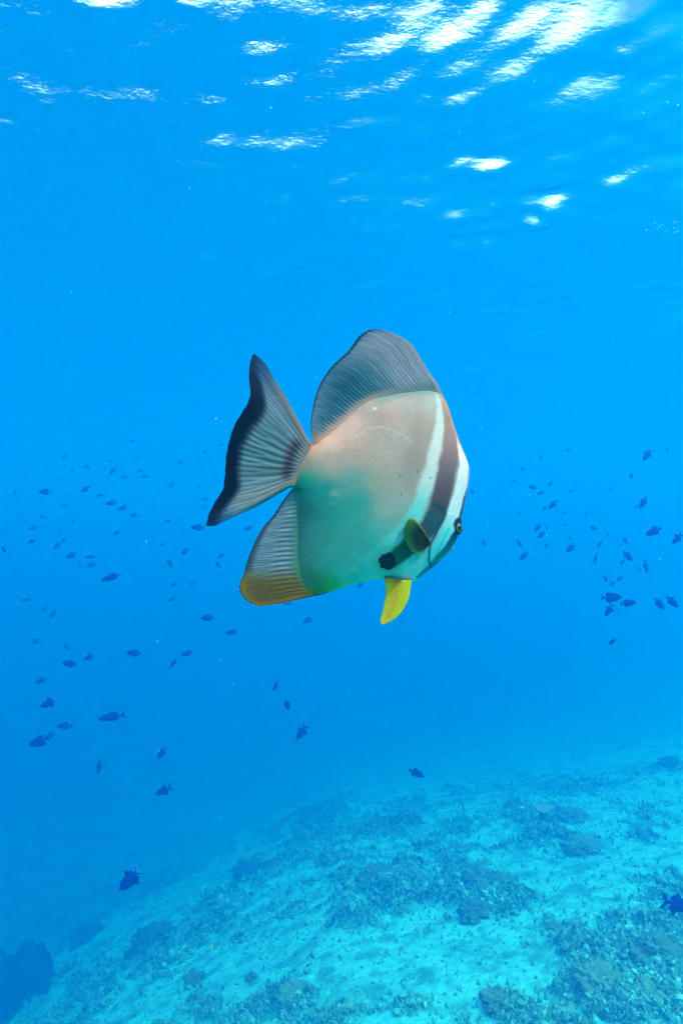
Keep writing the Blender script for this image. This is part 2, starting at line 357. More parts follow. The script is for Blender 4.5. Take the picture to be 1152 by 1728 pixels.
OUT = [(522, 743), (528, 752), (542, 742), (556, 732), (583, 708), (606, 686), (625, 675), (656, 667), (689, 661), (722, 657), (741, 661), (749, 672), (757, 690), (767, 723),
       (778, 754), (786, 773), (791, 790), (791, 806), (788, 826), (782.5, 854), (778.5, 871), (777.5, 887), (773, 902), (768, 914), (766.5, 920), (764, 927), (758, 934), (745, 946), (730, 957),
       (714.6, 969), (701, 979.5), (690, 983), (668, 980), (647, 978), (625, 980), (607, 983.5), (581, 991), (551, 1000), (530, 1000), (516, 990), (507, 972), (503, 952), (503, 930), (504, 905),
       (505, 880), (506, 860), (507, 840), (504, 826), (499, 819), (488, 822), (492, 800), (500, 775), (510, 756)]
C = crom(OUT, 1400, True)
ang = np.unwrap(np.arctan2(-(C[:, 1] - CZ), C[:, 0] - CX))
if ang[-1] < ang[0]: ang = ang[::-1]; C = C[::-1]
ang = np.maximum.accumulate(ang); rad = np.hypot(C[:, 0] - CX, C[:, 1] - CZ)
NA, NR = 640, 110
phi = ang[0] + np.arange(NA) * 2 * math.pi / NA
aa = np.r_[ang - 2 * math.pi, ang, ang + 2 * math.pi]; R0 = np.interp(phi, aa, np.r_[rad, rad, rad])
# inflate the outline: solve Laplace(u) = -1 inside it on a grid of 2.5 px
g = 2.5; gx = np.arange(470, 806, g); gy = np.arange(640, 1016, g); GX, GY = np.meshgrid(gx, gy)
ga = np.mod(np.arctan2(-(GY - CZ), GX - CX) - phi[0], 2 * math.pi)
inside = np.hypot(GX - CX, GY - CZ) < np.interp(ga, np.r_[phi - phi[0], 2 * math.pi], np.r_[R0, R0[0]])
u = np.zeros_like(GX)
for _ in range(2600):
    u[1:-1, 1:-1] = .25 * (u[2:, 1:-1] + u[:-2, 1:-1] + u[1:-1, 2:] + u[1:-1, :-2] + g * g)
    u *= inside
def bil(px, py, A):
    x = np.clip((px - gx[0]) / g, 0, len(gx) - 1.001); y = np.clip((py - gy[0]) / g, 0, len(gy) - 1.001)
    i, j = x.astype(int), y.astype(int); a, b = x - i, y - j
    return (A[j, i] * (1 - a) + A[j, i + 1] * a) * (1 - b) + (A[j + 1, i] * (1 - a) + A[j + 1, i + 1] * a) * b
HMAX = .048
def half(px, py):
    q = np.clip(bil(px, py, u) / u.max(), 0, 1); return HMAX * q ** .78
rho = 1 - (1 - np.linspace(0, 1, NR)) ** 1.35
PX = CX + np.cos(phi)[None] * R0[None] * rho[:, None]; PY = CZ - np.sin(phi)[None] * R0[None] * rho[:, None]
H = half(PX, PY) * np.sqrt(np.clip(1 - rho[:, None] ** 40, 0, 1)) 
GILL = crom([(748, 866), (741, 879), (733.7, 891), (728, 902), (722, 917), (719, 933), (719, 946), (726, 959)], 30)
PRE = crom([(752, 893), (745, 906), (738, 921), (733, 936), (736, 948), (745, 945)], 24)
gd, gf = pdist(PX, PY, GILL)
side = (PX > np.interp(PY, GILL[:, 1], GILL[:, 0]))
inb = np.where((PY > 866) & (PY < 959), 1, 0)
H += np.where(side, .0016, 0) * np.exp(-gd / 9) * inb * sstep(0, 3, gd) + .0
H -= .0009 * np.exp(-(pdist(PX, PY, PRE)[0] / 1.6) ** 2)

# fish markings by place, with the teal light cast painted into the lower body
CP = [(500, 735, 150, 112, 74), (520, 760, 190, 150, 118), (500, 790, 172, 165, 140), (530, 785, 168, 160, 138), (515, 815, 30, 178, 138), (560, 745, 214, 182, 160), (590, 720, 205, 178, 160),
      (640, 700, 172, 152, 136), (625, 690, 165, 158, 146), (680, 680, 160, 158, 146), (715, 672, 150, 160, 150), (700, 720, 165, 150, 134), (670, 745, 178, 168, 150), (650, 780, 186, 170, 150), (600, 770, 190, 165, 145),
      (560, 790, 180, 168, 144), (700, 780, 176, 158, 142), (690, 830, 180, 172, 150), (640, 820, 172, 170, 146), (590, 820, 110, 165, 145), (550, 832, 42, 160, 140), (600, 850, 60, 165, 145), (560, 870, 50, 160, 136), (650, 860, 170, 178, 156),
      (680, 860, 158, 182, 166), (650, 885, 120, 185, 165), (600, 890, 74, 170, 148), (540, 900, 78, 160, 135), (520, 930, 88, 158, 132), (560, 940, 84, 176, 150), (620, 910, 76, 182, 162), (630, 950, 130, 215, 190), (590, 965, 105, 205, 178),
      (560, 990, 90, 190, 110), (530, 985, 90, 150, 110), (545, 1001, 70, 150, 30), (600, 983, 70, 215, 170), (640, 975, 90, 232, 205), (700, 975, 150, 225, 205), (515, 860, 62, 140, 122), (740, 650, 140, 140, 135)]
def body_color(x, y):
    x = x + 5 * (fbm(x * .05, y * .05, 2, 61) - .5); y = y + 5 * (fbm(x * .05, y * .05, 2, 62) - .5)
    s = 0; t = np.zeros(x.shape + (3,))
    for px, py, *c in CP:
        wgt = 1 / ((x - px) ** 2 + (y - py) ** 2 + 260) ** 1.9; s = s + wgt; t += wgt[..., None] * np.array(c, float)
    c = t / s[..., None]
    c *= (1 + .10 * (fbm(x * .03, y * .03, 4, 70) - .5))[..., None]
    def mix(c, k, to): return c * (1 - k[..., None]) + to * k[..., None]
    def ramp(f, stops):
        return np.stack([np.interp(f, [q[0] for q in stops], [q[1][i] for q in stops]) for i in range(3)], -1)
    # faint dusky bar behind the first white stripe
    d, fr = pdist(x, y, [(700, 672), (702, 720), (694, 770), (684, 815)]); c = mix(c, .30 * np.exp(-(d / 15) ** 2), np.array([140., 132, 124]))
    # the two white stripes, the dark band between them, the dark forehead edge
    d, fr = pdist(x, y, [(741, 655), (742, 690), (740, 715), (735, 738), (729, 764), (722, 791), (714, 818), (706, 843), (698, 862), (684, 882), (666, 905), (646, 924), (622, 946)])
    wd = np.interp(fr, [0, .3, .55, .75, 1], [7, 10, 12.5, 11, 15])
    c = mix(c, (1 - sstep(wd * .55, wd * 1.35, d)) * np.interp(fr, [0, .05, .7, .85, 1], [.5, .9, .95, .75, .0]), ramp(fr, [(0, (175, 200, 195)), (.25, (208, 218, 208)), (.5, (206, 222, 212)), (.62, (130, 222, 208)), (1, (95, 222, 200))]))
    d, fr = pdist(x, y, [(752, 680), (757, 708), (758, 734), (756, 762), (751, 790), (744, 818), (737, 846), (731, 866), (719, 886), (704, 902), (690, 916), (676, 930), (660, 942)])
    wd = np.interp(fr, [0, .2, .4, .6, .75, 1], [9, 13, 16.5, 17, 16.5, 13])
    c = mix(c, (1 - sstep(wd * .72, wd * 1.2, d)) * np.interp(fr, [0, .1, .9, 1], [.8, .95, .95, .9]), ramp(fr, [(0, (168, 138, 118)), (.22, (158, 132, 122)), (.42, (118, 98, 98)), (.6, (84, 70, 76)), (.68, (42, 92, 92)), (.78, (62, 78, 74)), (.9, (20, 84, 62)), (1, (40, 90, 50))]))
    c = mix(c, .8 * (1 - sstep(5, 16, np.hypot((x - 690) / 1.6, (y - 958)))) , np.array([150., 228, 210]))
    d, fr = pdist(x, y, [(770, 728), (776, 760), (781, 785), (778, 808), (771, 837), (763, 862), (755, 885), (744, 910), (728, 938), (722, 950)])
    wd = np.interp(fr, [0, .2, .4, .7, 1], [3, 9.5, 12, 14, 13])
    c = mix(c, 1 - sstep(wd * .7, wd * 1.15, d), ramp(fr, [(0, (225, 200, 178)), (.2, (246, 234, 224)), (.45, (232, 236, 230)), (.62, (206, 230, 228)), (.75, (120, 226, 218)), (1, (80, 214, 208))]))
    d, fr = pdist(x, y, [(793, 806), (789, 824), (783, 849), (778, 868), (774, 886), (768, 900), (760, 915), (750, 930), (737, 944), (724, 956), (704, 974)])
    wd = np.interp(fr, [0, .12, .35, .45, .7, .85, 1], [2, 4.5, 5.5, 7, 8.5, 7, 4])
    c = mix(c, (1 - sstep(wd * .6, wd * 1.2, d)), ramp(fr, [(0, (150, 140, 150)), (.2, (110, 106, 120)), (.32, (60, 84, 96)), (.42, (150, 120, 150)), (.5, (16, 60, 80)), (.65, (14, 110, 128)), (.8, (20, 130, 140)), (1, (20, 140, 140))]))
    c = mix(c, (1 - sstep(2, 6, pdist(x, y, [(766, 923), (758, 934), (744, 947)])[0])) * .7, np.array([40., 190, 205]))
    # forehead edge, upper back edge warm
    d, fr = pdist(x, y, [(741, 662), (750, 676), (759, 697), (769, 727), (775, 745)]); c = mix(c, .7 * (1 - sstep(2, 8, d)), np.array([205., 160, 120]))
    d, fr = pdist(x, y, [(640, 678), (660, 668), (690, 662), (722, 658), (741, 662)]); c = mix(c, .5 * (1 - sstep(2, 16, d)), np.array([96., 150, 142]))
    d, fr = pdist(x, y, [(503, 952), (503, 930), (504, 905), (505, 880), (506, 850)]); c = mix(c, .5 * (1 - sstep(2, 9, d)), np.array([96., 146, 128]))
    # gill slit
    d, fr = pdist(x, y, GILL); k = np.interp(fr, [0, .1, .9, 1], [.3, 1, 1, .5])
    c = mix(c, .85 * np.exp(-((d) / 1.7) ** 2) * k, np.array([20., 60, 72])); c = mix(c, .75 * np.exp(-((d - 3.2) / 1.3) ** 2) * k * (x < np.interp(y, GILL[:, 1], GILL[:, 0])) * 0 + .7 * np.exp(-((d - 3) / 1.2) ** 2) * k * (x > np.interp(y, GILL[:, 1], GILL[:, 0])) * (y < 925), np.array([190., 176, 205]))
    c = mix(c, .5 * np.exp(-(pdist(x, y, PRE)[0] / 1.3) ** 2), np.array([20., 150, 160]))
    c = mix(c, .9 * np.exp(-(pdist(x, y, [(745, 864), (737, 860), (727, 852)])[0] / 2.6) ** 2), np.array([10., 80, 84]))
    c = mix(c, .9 * (1 - sstep(.75, 1.25, np.hypot((x - 771) / 9, (y - 888) / 14))), np.array([8., 20, 34]))
    # pale flecks, lateral line, black blotch
    for bx, by, br, kk, tc_ in ((565, 833, 9, .6, (180, 190, 158)), (597, 955, 7, .7, (205, 215, 180)), (631, 693, 4, .7, (225, 235, 222)), (560, 850, 5, .3, (150, 190, 160))):
        c = mix(c, kk * np.exp(-(((x - bx) / br) ** 2 + ((y - by) / (br * .7)) ** 2)), np.array(tc_, float))
    c = mix(c, .35 * np.exp(-(pdist(x, y, crom([(585, 748), (615, 730), (640, 726), (665, 734), (690, 750)], 20))[0] / 1.2) ** 2), np.array([225., 205, 185]))
    d = np.hypot(x - 650, (y - 945) * .95) + 5.5 * (fbm(x * .22, y * .22, 3, 81) - .5)
    c = mix(c, 1 - sstep(17, 34, d) , c * .82 + np.array([70., 110, 50]) * .18)
    c = mix(c, 1 - sstep(12.3, 14.3, d), np.array([1., 2, 1]))
    # small dark pores
    for bx, by in ((671, 806), (673, 837), (719, 808), (700, 800)): c = mix(c, .8 * np.exp(-((x - bx) ** 2 + (y - by) ** 2) / 1.5), np.array([50., 60, 55]))
    return np.clip(c, 0, 255)
BC = fishcol(body_color(PX, PY)).reshape(-1, 3)
front = loc3(PX, PY, -H).reshape(-1, 3); back = loc3(PX, PY, H).reshape(-1, 3)
F = np.vstack([quads(NA, NR, wrap=True), quads(NA, NR, off=len(front), wrap=True, flip=True)])
i = np.arange(NA) + NA * (NR - 1); j = np.roll(i, -1); F = np.vstack([F, np.stack([i, j, j + len(front), i + len(front)], -1)[:, ::-1]])
me = mesh('body', np.vstack([front, back]), F, colors=np.vstack([BC, BC])); 
body = obj('body', me, M_SKIN, spade)

def coons(base, outer, e0, e1, nu, nv):
    """a patch: base at v=0, outer at v=1, e0 at u=0 and e1 at u=1"""
    b, o_, l, r_ = crom(base, nu), crom(outer, nu), crom(e0, nv), crom(e1, nv)
    u_, v_ = np.linspace(0, 1, nu)[None, :, None], np.linspace(0, 1, nv)[:, None, None]
    return (1 - v_) * b[None] + v_ * o_[None] + (1 - u_) * l[:, None] + u_ * r_[:, None] - ((1 - u_) * (1 - v_) * b[0] + u_ * (1 - v_) * b[-1] + (1 - u_) * v_ * o_[0] + u_ * v_ * o_[-1])
def fin(name, base, outer, e0, e1, rays, nu, nv, colour, t0=.003, ridge=.0004, mid=None, mat=None, serr=.012, edge_t=.0004, gain=1.0):
    P = coons(base, outer, e0, e1, nu, nv); U, Vv = np.meshgrid(np.linspace(0, 1, nu), np.linspace(0, 1, nv))
    ph = np.abs(np.mod(U * rays, 1) - .5) * 2                               # 1 on a ray, 0 between two
    ph2 = np.abs(np.mod(U * rays * 2 + .5, 1) - .5) * 2; bk = sstep(.45, .7, Vv); ph0 = ph; ph = ph * (1 - bk) + ph2 * bk
    # serrated margin
    pull = serr * ((1 - ph0) + .9 * (fbm(U * rays * .5, Vv * 0, 3, rays) - .5)) * Vv ** 6; B = crom(base, nu)[None]
    P = P - (P - B) * pull[..., None]
    x, y = P[..., 0], P[..., 1]
    yc = mid(x, y, U, Vv) if mid is not None else 0 * x
    ed = np.minimum(1, np.minimum(U, 1 - U) * 30)
    T = (t0 * (1 - Vv) ** 1.4 + edge_t + ridge * (ph ** 1.5) * (1 - .7 * Vv) * sstep(0, .12, Vv)) * (.25 + .75 * ed)
    c = np.clip(fishcol(np.clip(colour(x, y, U, Vv, ph), 0, 255)) * gain, 0, .92).reshape(-1, 3)
    a = loc3(x, y, yc - T).reshape(-1, 3); b = loc3(x, y, yc + T).reshape(-1, 3); n_ = len(a)
    Fq = [quads(nu, nv), quads(nu, nv, off=n_, flip=True)]
    idx = np.arange(n_).reshape(nv, nu)
    loop = np.concatenate([idx[0, :], idx[1:, -1], idx[-1, -2::-1], idx[-2:0:-1, 0]]); nx = np.roll(loop, -1)
    Fq.append(np.stack([loop, loop + n_, nx + n_, nx], -1))
    return obj(name, mesh(name, np.vstack([a, b]), np.vstack(Fq), colors=np.vstack([c, c])), mat or M_FIN, spade)
A3 = lambda *q: np.array(q, float)
def mixc_(c, k, to): return c * (1 - k[..., None]) + to * k[..., None]

def dorsal_c(x, y, U, V, ph):
    c = np.zeros(x.shape + (3,)) + A3(20, 104, 120)
    c = mixc_(c, sstep(.55, 1.0, V) * .75, A3(92, 138, 165)); c = mixc_(c, sstep(.5, .85, U) * (1 - sstep(.0, .5, 1 - V) * .15), A3(188, 184, 190))
    c = mixc_(c, sstep(.45, .1, U) * .55, A3(100, 140, 160)); c = mixc_(c, sstep(.85, 1, V) * sstep(.4, .9, U) * .7, A3(72, 150, 180))
    c = mixc_(c, (1 - sstep(0, .28, V)) * (1 - sstep(.45, .9, U) * .9), A3(176, 158, 144))
    c = mixc_(c, np.exp(-((V - .1) / .09) ** 2) * sstep(.45, .8, U) * .85, A3(92, 150, 140))
    streak = fbm(U * 90, V * 3, 3, 15)
    c = mixc_(c, sstep(.35, .9, ph) * (.45 - .15 * U) * (.6 + .8 * streak), A3(176, 160, 156)); c = mixc_(c, (1 - sstep(0, .55, ph)) * .30 * sstep(.03, .2, V) * (1 - .45 * U), A3(8, 70, 92))
    c *= (.84 + .34 * streak)[..., None]
    c = mixc_(c, sstep(.955, .985, V) * .75 * (1 - .6 * sstep(.8, 1, U)), A3(26, 30, 44))
    pd = pdist(x, y, OUT[1:12])[0] * np.where(y < 700, 1, 1); seam = 9 + 16 * ph * (1 - U * .75) + 14 * fbm(U * 22, V * 0, 2, 91) * (1 - .7 * U)
    c = mixc_(c, 1 - sstep(2, seam, pd), body_color(x, y))
    return mixc_(c, sstep(.975, .995, U) * .6, A3(190, 150, 120))
fin('dorsal_fin', [(531, 758), (560, 740), (590, 716), (612, 696), (640, 684), (690, 678), (728, 672), (750, 680)],
    [(527, 750), (523.5, 718), (528, 684), (536, 654), (547, 634), (560, 616), (581, 597), (592, 584), (607, 565), (624, 555), (644, 556)],
    [(531, 758), (527, 750)], [(750, 680), (746, 666), (736, 646), (722, 626), (708, 602), (696, 584), (683, 573), (664, 563), (644, 556)],
    42, 505, 90, dorsal_c, mid=lambda x, y, U, V: .006 * np.sin(V * 2.2) * np.sin(U * 3.1))

def tail_c(x, y, U, V, ph):
    # U: 0 lower edge, 1 upper edge
    c = np.zeros(x.shape + (3,)) + A3(112, 150, 156)
    c = mixc_(c, np.exp(-((U - .12) / .14) ** 2) * .8, A3(160, 162, 158)); c = mixc_(c, np.exp(-((U - .88) / .15) ** 2) * .5, A3(128, 142, 158))
    c = mixc_(c, sstep(.5, .0, V) * .45, A3(150, 142, 130))
    midk = np.exp(-((U - .45) / .24) ** 2)
    streak = fbm(U * 42, V * 2.2, 3, 25)
    c = mixc_(c, sstep(.45, .95, ph) * midk * sstep(.12, .25, V) * .65 * (1 - V * .5), A3(206, 176, 152)); c = mixc_(c, (1 - sstep(0, .6, ph)) * midk * .6 * sstep(.1, .25, V), A3(0, 84, 100))
    c = c * (.82 + .38 * streak)[..., None]
    d, fr = pdist(x, y, [(500, 752), (492, 768), (488, 785), (484, 800)]); c = mixc_(c, .85 * np.exp(-(d / 9.5) ** 2), A3(78, 66, 72))
    c = mixc_(c, sstep(.08, .0, V), A3(168, 146, 122))
    up, lo_ = sstep(.9, 1, U), sstep(.10, 0, U)
    c = mixc_(c, up * .7 * (1 - V), A3(160, 112, 74)); c = mixc_(c, up * V * .8, A3(70, 84, 110)); c = mixc_(c, lo_ * .55 * V, A3(20, 110, 130)); c = mixc_(c, lo_ * .8 * sstep(.35, 0, V), A3(40, 176, 130))
    tip = np.maximum(np.exp(-((U - 1) / .16) ** 2), np.exp(-(U / .12) ** 2)) * sstep(.6, .95, V)
    c = mixc_(c, tip * .75, A3(22, 80, 132))
    wd = .165 + .035 * np.sin(U * 9 + 1) - .13 * np.exp(-((U - 1) / .12) ** 2) - .12 * np.exp(-(U / .12) ** 2)
    wd = wd + .05 * (streak - .5)
    return mixc_(c, sstep(1 - wd - .09, 1 - wd + .07, V) * (1 - .35 * tip), A3(2, 5, 30))
fin('tail_fin', [(497, 822), (506, 800), (515, 778), (522, 760), (526, 750)],
    [(351.5, 887), (357, 865), (369, 842), (378.5, 827), (382, 804), (384, 775), (387, 759), (392, 740), (400, 719), (413, 698), (422, 682), (425.4, 665), (423.3, 650), (423.3, 625), (427.5, 605), (431, 601)],
    [(497, 822), (486, 824), (465, 837), (434, 855), (409, 867), (377.5, 881.5), (365, 887), (351.5, 887)],
    [(526, 750), (519, 740), (507, 716), (494, 692), (482, 669), (465, 644), (452.5, 621), (440, 607), (431, 601)],
    15, 301, 120, tail_c, t0=.011, ridge=.0010, serr=.006, mid=lambda x, y, U, V: -.018 * V ** 1.6 + .004 * np.sin(U * 7) * V)

def anal_c(x, y, U, V, ph):
    # U: 0 upper rear, 1 lower front
    c = np.zeros(x.shape + (3,)) + A3(104, 146, 166)
    c = mixc_(c, (1 - sstep(.06, .25, U)) * .8, A3(60, 118, 130)); c = mixc_(c, sstep(.35, 0, V) * .5, A3(120, 150, 135))
    streak = fbm(U * 70, V * 2.5, 3, 35)
    c = mixc_(c, sstep(.3, .9, ph) * (.85 - .55 * V) * sstep(.08, .22, U), A3(206, 180, 146)); c = mixc_(c, (1 - sstep(0, .65, ph)) * (.6 - .3 * V) * sstep(.02, .15, V), A3(18, 92, 104))
    c = c * (.84 + .36 * streak)[..., None]
    c = mixc_(c, sstep(.82, .97, V) * .6 * (1 - sstep(.6, .8, U)) * (1 + .6 * sstep(.4, .1, U)), A3(40, 46, 62)); c = mixc_(c, (1 - sstep(0, .1, V)) * .85, A3(92, 148, 128))
    seam = 6 + 14 * ph + 9 * fbm(U * 22, V * 0, 2, 92)
    c = mixc_(c, 1 - sstep(1, seam, pdist(x, y, OUT[38:49])[0]), body_color(x, y))
    k = sstep(952, 990, y) * sstep(.02, .2, V) * sstep(580, 500, x)
    c = mixc_(c, k * .9, A3(128, 104, 20) * .6 + A3(70, 62, 10) * .4 * (1 - ph[..., None]) + A3(170, 130, 40) * .4 * ph[..., None])
    c = mixc_(c, k * sstep(.8, .98, V) * .7, A3(168, 146, 12)); c = mixc_(c, sstep(.90, .97, U) * .85 * sstep(.1, .5, V), A3(200, 140, 6))
    return mixc_(c, sstep(.972, .99, V) * .55, A3(50, 60, 30))
fin('anal_fin', [(506, 822), (514, 832), (514, 860), (512, 890), (510, 920), (510, 950), (515, 975), (528, 990), (552, 996)],
    [(492, 826), (477, 845.5), (461.5, 869), (446, 887), (433, 908.5), (422.5, 932), (416, 950), (411.5, 968), (406, 980), (403.5, 993), (408.5, 1006), (423, 1018), (440, 1023)],
    [(506, 822), (500, 819), (492, 826)], [(552, 996), (552, 1001), (529, 1006), (494, 1014), (462, 1020), (440, 1023)],
    27, 379, 90, anal_c, mid=lambda x, y, U, V: -.004 * np.sin(V * 2.4) * np.sin(U * 3))

def surf_y(px, py): return float(half(np.array([px]), np.array([py]))[0])
def pect_c(x, y, U, V, ph):
    c = np.zeros(x.shape + (3,)) + A3(26, 60, 26)
    c = mixc_(c, sstep(.55, .95, V) * .85 * sstep(.9, .4, U * .6), A3(24, 140, 54)); c = mixc_(c, sstep(.5, .9, V) * sstep(.6, 1, U), A3(110, 170, 34)); c = mixc_(c, sstep(.12, 0, U) * .7, A3(80, 170, 70))
    c = mixc_(c, (1 - sstep(0, .5, ph)) * .55, A3(10, 40, 24)); c = mixc_(c, sstep(.6, 1, ph) * .3, A3(110, 120, 60))
    return mixc_(c, sstep(.93, .985, U) * .9, A3(196, 158, 62))
for s in (1, -1):
    yb = surf_y(721, 916)
    fin('pectoral_fin', [(718.5, 919.5), (721.5, 913.5)], [(697, 931.5), (688, 927), (680, 916), (675.5, 902), (677, 887), (681, 878), (687, 873)],
        [(718.5, 919.5), (709, 927.5), (697, 931.5)], [(721.5, 913.5), (714, 900), (704, 886), (696, 878), (687, 873)],
        16, 161, 50, pect_c, gain=.8, t0=.0012, ridge=.0007, serr=.02, mid=lambda x, y, U, V, s=s: s * (-yb - .0008 - .020 * V ** 1.1 - .003 * np.sin(U * 3)))
def pelv_c(x, y, U, V, ph):
    c = np.zeros(x.shape + (3,)) + A3(255, 182, 0)
    c = mixc_(c, np.exp(-((U - .42) / .22) ** 2) * .8 * (1 - sstep(.7, 1, V) * .5), A3(255, 150, 0))
    c = mixc_(c, fbm(U * 14, V * 3, 3, 45) * .22, A3(206, 130, 10)); c = mixc_(c, (1 - sstep(0, .5, ph)) * .14, A3(200, 130, 0))
    return mixc_(c, sstep(.14, .02, V) * .7 * (U < .62), A3(120, 110, 20))
for s in (1, -1):
    fin('pelvic_fin', [(648, 972), (662, 976), (680, 978), (693, 978)] if s == 1 else [(647, 974), (660, 978), (674, 980), (688, 980)],
        [(640.8, 1046), (641.5, 1049.5), (645, 1050), (650, 1049.3)] if s == 1 else [(646, 1040), (648, 1043), (651, 1043), (655, 1041)],
        [(648, 972), (649, 986), (649.7, 1000), (645, 1026), (641, 1041), (640.8, 1046)] if s == 1 else [(647, 974), (651, 988), (653, 1001), (649, 1024), (646, 1040)],
        [(693, 978), (691.5, 987), (689, 1003.5), (682, 1020.5), (671, 1036), (659, 1045), (650, 1049.3)] if s == 1 else [(688, 980), (687, 990), (683, 1006), (675, 1022), (655, 1041)],
        9, 91, 60, pelv_c, gain=2.0, t0=.004, ridge=.0007, serr=.004, edge_t=.0008, mid=lambda x, y, U, V, s=s: s * (-.010 - .006 * V) - s * .003 * np.sin(U * 3))

# eyes: gold iris with a black pupil bulging from it
def plain(name, c, rough=.4, spec=.5):
    m, n, L = nodes(name); o = n.new('ShaderNodeOutputMaterial'); d = n.new('ShaderNodeBsdfPrincipled')
    d.inputs['Base Color'].default_value = (*c, 1); d.inputs['Roughness'].default_value = rough; d.inputs['Specular IOR Level'].default_value = spec
    z = n.new('ShaderNodeTexNoise'); z.inputs['Scale'].default_value = 60; t = n.new('ShaderNodeTexCoord'); L(t.outputs['Object'], z.inputs['Vector'])
    mm = n.new('ShaderNodeVectorMath'); mm.operation = 'SCALE'; mm.inputs[0].default_value = c
    mr = n.new('ShaderNodeMapRange'); mr.inputs[3].default_value = .7; mr.inputs[4].default_value = 1.3; L(z.outputs[0], mr.inputs[0]); L(mr.outputs[0], mm.inputs['Scale']); L(mm.outputs[0], d.inputs['Base Color'])
    L(d.outputs[0], o.inputs[0]); return m
def ball(name, rx, ry, rz, nu=40, nv=20):
    a = np.linspace(0, 2 * math.pi, nu, endpoint=False); b = np.linspace(0, math.pi, nv); A, B = np.meshgrid(a, b)
    P = np.stack([np.cos(A) * np.sin(B) * rx, np.cos(B) * ry, np.sin(A) * np.sin(B) * rz], -1).reshape(-1, 3)
    return mesh(name, P, quads(nu, nv, wrap=True))
M_IRIS, M_RIM, M_PUP = plain('gold_iris', (.36, .19, .05), .3), plain('dark_eye_rim', (.006, .007, .01), .4), plain('black_pupil', (.003, .003, .004), .08, .8)
for s in (-1, 1):
    ex, ez = (771.5 - CX) * K, (CZ - 891.5) * K; ey = surf_y(771.5, 891.5) * D0
    tilt = (0, math.radians(-12), math.radians(20) * -s)
    e = obj('eye', ball('eye', 7.8 * K, 4.4 * K, 10.6 * K), M_RIM, spade, (ex, s * (ey * .9), ez)); e.rotation_euler = tilt
    obj('iris', ball('iris', 5.2 * K, 2.0 * K, 7.3 * K), M_IRIS, e, (0, s * 2.9 * K, 0)); obj('pupil', ball('pupil', 4.1 * K, 1.7 * K, 5.9 * K), M_PUP, e, (0, s * 3.7 * K, 0))
# mouth: a short pair of lips at the tip of the snout
q = crom([(0, 0, 0), (3, 2.2, 4), (4.6, 5.2, 0), (3, 2.2, -4), (0, 0, 0)], 5)
M_LIP = plain('teal_lips', (.04, .26, .30), .6, .1)
for dz, rx, ry, rz in ((0.2, 3.6, 3.6, 2.0), (-1.8, 3.2, 3.2, 1.8)):
    o = obj('lip', ball('lip', rx * K, ry * K, rz * K, 24, 14), M_LIP, spade, ((762.2 + dz * .2 - CX) * K, 0, (CZ - 926.5 + dz * .9 * 1.6) * K)); o.rotation_euler = (0, math.radians(40), 0)

# =====================================================================  THE SMALL FISH
M_DARK = plain('dark_indigo_scales', (.003, .007, .20), .6, .06); M_PALE = plain('pale_blue_tail', (.03, .14, .36), .6, .1); M_YEL = plain('yellow_scales', (.85, .62, .06), .5)
M_MUTE = plain('muted_grey_blue_scales', (.05, .07, .12), .5, .3)
def sheet(name, pts, th, bend=0):
    """a thin blade with real thickness from an outline in the fish's x-z plane; first point is the fan centre"""
    P = crom(pts, 26, True) if len(pts) > 4 else crom(pts, 20, True); c = P.mean(0); n_ = len(P) - 1; P = P[:-1]
    V = np.vstack([np.c_[P[:, 0], np.full(n_, -th * .35), P[:, 1]], np.c_[P[:, 0], np.full(n_, th * .35), P[:, 1]], [[c[0], -th, c[1]], [c[0], th, c[1]]]])
    F = []
    for i in range(n_):
        j = (i + 1) % n_; F += [(i, j, 2 * n_), (j + n_, i + n_, 2 * n_ + 1), (i, i + n_, j + n_, j)]
    return mesh(name, V, F)
def fish_body(deep, slim, n1=15, n2=14):
    s = np.linspace(0, 1, n1); x = -.5 + .9 * s
    top = deep * np.interp(s, [0, .06, .2, .42, .62, .8, .92, 1], [.10, .34, .74, 1, .93, .60, .26, .2]); bt = deep * np.interp(s, [0, .06, .2, .42, .62, .8, .92, 1], [.10, .30, .68, .96, .98, .62, .26, .2])
    wd = slim * np.interp(s, [0, .08, .25, .45, .7, .9, 1], [.15, .5, .9, 1, .7, .25, .12])
    a = np.linspace(0, 2 * math.pi, n2, endpoint=False)
    ca, sa = np.cos(a), np.sin(a)
    z = np.where(ca[None] > 0, ca[None] * top[:, None], ca[None] * bt[:, None]); y = np.sign(sa)[None] * np.abs(sa[None]) ** .8 * wd[:, None]
    V = np.stack([np.repeat(x[:, None], n2, 1), y, z], -1).reshape(-1, 3); V = np.vstack([V, [[-.515, 0, 0], [.41, 0, 0]]])
    F = [tuple(q) for q in quads(n2, n1, wrap=True).tolist()] + [(n1 * n2, j, (j + 1) % n2)[::-1] for j in range(n2)] + [(n1 * n2 + 1, (n1 - 1) * n2 + j, (n1 - 1) * n2 + (j + 1) % n2) for j in range(n2)]
    return mesh('body', V, F)
